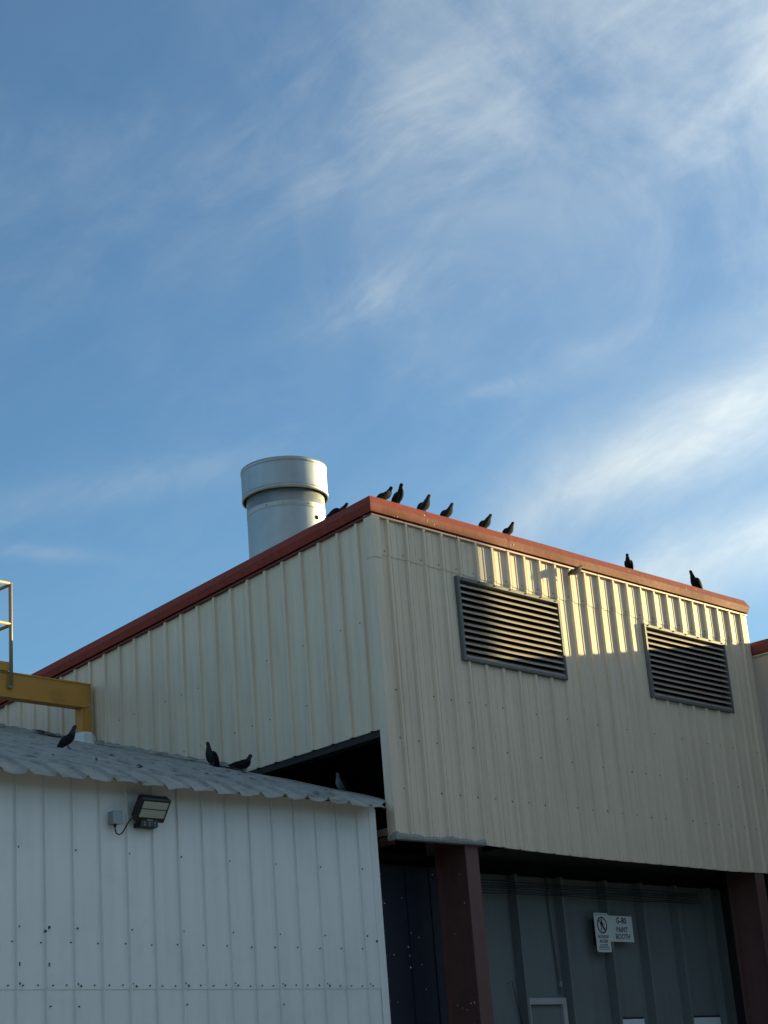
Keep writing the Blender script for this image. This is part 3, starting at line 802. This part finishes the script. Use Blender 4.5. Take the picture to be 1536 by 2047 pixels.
for r, z in ((.19, -.02), (.15, .03), (.125, .09), (.105, .13)):
    rings.append([(-.16 + r * (1.15 if k % 2 else .9) * math.cos(k * math.pi / 4 + .2), yb + .07 + r * math.sin(k * math.pi / 4 + .2), zb + .03 + z + (.336 * r * math.sin(k * math.pi / 4 + .2) if z < .05 else 0)) for k in range(8)])
m.loft(rings, True, False); m.build('pipe_flashing', white_m, Y)
m = MB(); m.box(XL, -1.365, yb - .03, yb - .02, 7.232, 7.345); m.box(XL, -1.365, yb - .02, yb + .05, 7.232, 7.242); m.box(XL, -1.365, yb - .02, yb + .05, 7.335, 7.345); m.build('toe_channel', yellow, Y)
m = MB(); m.tube([(-1.345, yb - .045, 7.06), (-1.345, yb - .045, 8.37)], .024, 10); m.box(-1.375, -1.315, yb - .045, yb - .012, 7.02, 7.11); m.build('guardrail_post', tan, Y)
for z in (8.355, 7.83):
    m = MB(); m.tube([(-1.345, yb - .045, z), (XL, yb - .045, z)], .022, 10); m.build('rail', tan, Y)
    m = MB(); m.tube([(-1.345, yb - .045, z - .012), (-1.345, yb + 3.5, z - .012)], .022, 10); m.build('rail', tan, Y)
m = MB(); m.tube([(-1.345, yb + 3.5, 6.9), (-1.345, yb + 3.5, 8.37)], .024, 10); m.build('guardrail_post', tan, Y)
m = MB(); m.box(-6.9, -6.7, yb, yb + .15, 5.4, 6.906); m.build('post', yellow, Y)

# ================================================================ exhaust stack
SX, SY = 1.535, 2.9
K = thing('exhaust_stack', 'big round galvanised exhaust stack with a wider cap ring on the roof', 'exhaust stack', (SX, SY, 7.9))
m = MB(); m.lathe([(.512, 7.5), (.512, 9.190)], SX, SY, 72); m.lathe([(.512, 9.1901), (.5145, 9.195), (.5145, 9.26)], SX, SY, 72)
m.lathe([(.5145, 9.26), (.512, 9.262), (.512, 9.72)], SX, SY, 72); m.build('pipe', galv, K)
m = MB(); m.lathe([(.552, 9.425), (.568, 9.426), (.569, 9.470), (.563, 9.476)], SX, SY, 72)
m.lathe([(.563, 9.476), (.563, 9.795)], SX, SY, 72); m.lathe([(.563, 9.795), (.569, 9.801), (.569, 9.845), (.556, 9.850), (.550, 9.80)], SX, SY, 72)
m.lathe([(.550, 9.80), (.552, 9.425)], SX, SY, 72); cp = m.build('cap_ring', galv, K)
for z, r in ((9.192, .5155), (9.263, .5155)):
    m = MB(); m.lathe([(r - .004, z - .006), (r, z - .004), (r, z + .004), (r - .004, z + .006)], SX, SY, 72); m.build('seam', galv_seam, K)
for z in (9.479, 9.793):
    m = MB(); m.lathe([(.5625, z - .004), (.5645, z - .003), (.5645, z + .003), (.5625, z + .004)], SX, SY, 72); m.build('seam', galv_seam, cp)
m = MB(); m.lathe([(.54, 9.60), (.0, 9.60)], SX, SY, 32); m.build('damper', dark, K)
# hole on the sunny side and a lip where the storm ring is carried
ca = math.atan2(-12.68 - SY, -13.85 - SX)
def onpipe(px, z, r=.514):
    # px: offset to the right as seen from the camera, metres
    a = ca + math.asin(max(-1, min(1, px / r))); return Vector((SX + r * math.cos(a), SY + r * math.sin(a), z)), Vector((math.cos(a), math.sin(a), 0))
p, nn = onpipe(.395, 9.06); m = MB(); m.tube([p - nn * .02, p + nn * .003], .030, 12, smooth=False); m.build('port_hole', dark, K)
m = MB()
for k in range(12):
    a = 2 * math.pi * k / 12; c, s = math.cos(a), math.sin(a)
    m.tube([(SX + .51 * c, SY + .51 * s, 9.62), (SX + .558 * c, SY + .558 * s, 9.62)], .012, 6, smooth=False)
m.build('spacer', galv_seam, K, kind='stuff')
m = MB()
for px, z in ((.30, 9.228), (-.25, 9.228), (-.03, 9.228), (.46, 9.25)):
    p, nn = onpipe(px, z, .5155); m.tube([p, p + nn * .008], .012, 7, smooth=False)
m.build('rivet', galv_seam, K, kind='stuff')

# ================================================================ pigeons
def pigeon(label, x, y, z, yaw=0, pitch=42, neck=72, s=.9, body=None, wing=None, head_turn=0, leg=True, open_wing=0, tail_up=6, hb=.098):
    body = body or feather; wing = wing or wing_m
    t = thing('pigeon', label, 'pigeon', (x, y, z), 'pigeons on and around the roof edges')
    cy, sy = math.cos(rad(yaw)), math.sin(rad(yaw))
    def w(a, l, h): return Vector((x + s * (a * cy - l * sy), y + s * (a * sy + l * cy), z + s * h))
    e = (math.cos(rad(pitch)), math.sin(rad(pitch))); n_ = (-e[1], e[0])
    spine = []
    for q, dn, rw, rh in ((-.205, -.004, .022, .004), (-.19, -.004, .026, .006), (-.15, -.002, .026, .010), (-.115, 0, .028, .017), (-.075, 0, .040, .032), (-.03, -.002, .052, .047), (.01, -.004, .056, .053), (.045, -.003, .052, .051), (.075, .003, .042, .043)):
        up = tail_up * .0006 * max(0, -q - .08) * 16
        q *= 1.10 if q < 0 else 1.0; spine.append((e[0] * q + n_[0] * (dn + up), hb + e[1] * q + n_[1] * (dn + up), rw * .90, rh * .88))
    b = (spine[-1][0], spine[-1][1]); na = rad(neck); ne = (math.cos(na), math.sin(na))
    for q, rw, rh in ((.024, .032, .034), (.046, .026, .026), (.066, .0215, .0215)): spine.append((b[0] + ne[0] * q, b[1] + ne[1] * q, rw, rh))
    hx, hz = b[0] + ne[0] * .088 + .006, b[1] + ne[1] * .088
    spine += [(hx, hz, .0205, .0225), (hx + .004, hz + .012, .0185, .020), (hx + .005, hz + .021, .012, .013), (hx + .005, hz + .025, .004, .004)]
    rings = []; N = 14
    for i, (a, h, rw, rh) in enumerate(spine):
        p0, p1 = spine[max(i - 1, 0)], spine[min(i + 1, len(spine) - 1)]
        tx, tz = p1[0] - p0[0], p1[1] - p0[1]; L = math.hypot(tx, tz) or 1; nx, nz = -tz / L, tx / L
        rings.append([w(a + nx * rh * math.sin(k * 2 * math.pi / N), rw * math.cos(k * 2 * math.pi / N), h + nz * rh * math.sin(k * 2 * math.pi / N)) for k in range(N)])
    m = MB(); m.loft(rings, True, True); m.build('body', body, t)
    ht = rad(head_turn); fx, fy = math.cos(ht), math.sin(ht)
    m = MB(); c = (hx + .003, hz + .006)
    m.tube([w(c[0] + fx * .016, fy * .016, c[1] + .001), w(c[0] + fx * .026, fy * .026, c[1] - .001), w(c[0] + fx * .038, fy * .038, c[1] - .005)], [.0065 * s, .0048 * s, .0012 * s], 7); m.build('beak', beak_m, t)
    for sg in (1, -1):
        m = MB(); ex = (c[0] + fx * .008 - sg * fy * .017, fy * .008 + sg * fx * .0175)
        m.tube([w(ex[0], ex[1], c[1] + .004), w(ex[0] + -sg * fy * .002, ex[1] + sg * fx * .002, c[1] + .004)], .0032 * s, 6); m.build('eye', eye_m, t)
    for sg in (1, -1):
        m = MB(); rr = []
        secs = ((.070, .034, .004, .004, .004), (.055, .046, .022, .010, .004), (.02, .052, .036, .012, .002), (-.03, .048, .040, .012, 0), (-.08, .038, .030, .010, .004), (-.13, .024, .018, .008, .008), (-.175, .014, .009, .005, .010), (-.195, .010, .003, .003, .010))
        for q, lat, hh, th, dn in secs:
            if open_wing:
                lat2 = lat + open_wing * max(0, .07 - q) * .9; q2 = q * (1 - .35 * open_wing) - .0; dn2 = dn + open_wing * max(0, .07 - q) * .55
                hh2 = hh * (1 + .25 * open_wing); th2 = th * .6
            else: lat2, q2, dn2, hh2, th2 = lat, q, dn + .010, hh, th
            rr.append([w(e[0] * q2 + n_[0] * (dn2 + hh2 * math.sin(k * math.pi / 5)), sg * (lat2 + th2 * math.cos(k * math.pi / 5)), hb + e[1] * q2 + n_[1] * (dn2 + hh2 * math.sin(k * math.pi / 5))) for k in range(10)])
        m.loft(rr, True, True); m.build('wing', wing, t)
    if leg:
        for sg in (1, -1):
            m = MB(); fa = .012 + .010 * sg
            m.tube([w(-.012, sg * .020, hb - .035), w(-.004, sg * .020, .045), w(fa, sg * .020, .004)], [.009 * s, .0045 * s, .0038 * s], 7)
            for an in (-28, 0, 28, 180):
                L = .026 if an != 180 else .014; c_, s_ = math.cos(rad(an)), math.sin(rad(an))
                m.tube([w(fa, sg * .020, .004), w(fa + L * .6 * c_, sg * .020 + L * .6 * s_, .004), w(fa + L * c_, sg * .020 + L * s_, .0015)], [.0032 * s, .0028 * s, .0012 * s], 5)
            m.build('leg', leg_m, t)
    return t


ZT = 8.288
YP = .045
pigeon('dark pigeon at the left end of the red eave, leaning beside an upright one', .315, YP, ZT, 0, 32, 58, .98, feather_d)
pigeon('narrow upright dark pigeon, second on the red eave from its left corner', .51, YP - .02, ZT, -62, 58, 84, 1.0, feather_d, head_turn=50)
pigeon('long necked pigeon with pale chest, third on the red eave', .985, YP, ZT, 0, 47, 64, 1.06, feather_g)
pigeon('pale breasted pigeon, fourth on the red eave, above the left louver edge', 1.39, YP, ZT, 0, 41, 62, 1.0, feather_g)
pigeon('dark leaning pigeon over the left louver, left of a smaller one', 2.09, YP, ZT, 0, 43, 54, 1.02, feather)
pigeon('small dark pigeon right of the leaning one over the left louver', 2.53, YP, ZT, 0, 41, 60, .93, feather_d)
pigeon('hunched dark pigeon facing left, alone on the middle of the right eave', 5.04, YP, ZT, 205, 36, 100, .94, feather_d, head_turn=60)
pigeon('upright dark pigeon facing left near the right end of the red eave', 6.62, YP, ZT, 180, 46, 72, 1.06, feather_d)
pigeon('pigeon half hidden behind the left rake beside the stack', .10, .60, 8.232, -90, 4, 36, .95, feather_g, hb=.07)
fl_ = pigeon('pale headed brownish pigeon fluttering under the red eave in the sun', 3.56, -.15, 7.895, 4, 28, 34, .95, feather_p, wing_p, open_wing=.05, leg=True)
pigeon('dark pigeon on the shed roof near the yellow post', -2.52, 2.29, rz(2.29) + .012, -8, 46, 72, 1.0, feather_g)
pigeon('upright pigeon facing left on the shed roof beside the cream wall', -.67, 2.10, rz(2.10) + .012, 195, 46, 86, 1.02, feather_g)
pigeon('pigeon standing level on the shed roof left of the dark opening', -.67, 1.60, rz(1.60) + .012, 0, 14, 62, 1.05, feather_g, tail_up=2, hb=.088)
pigeon('grey pigeon in the dark opening behind the shed roof', .30, 1.03, 5.12, 190, 26, 88, 1.0, mat('pale_grey_feathers', (0.16, 0.165, 0.17), 0.8, spec=0.05, var=0.6, scale=18))
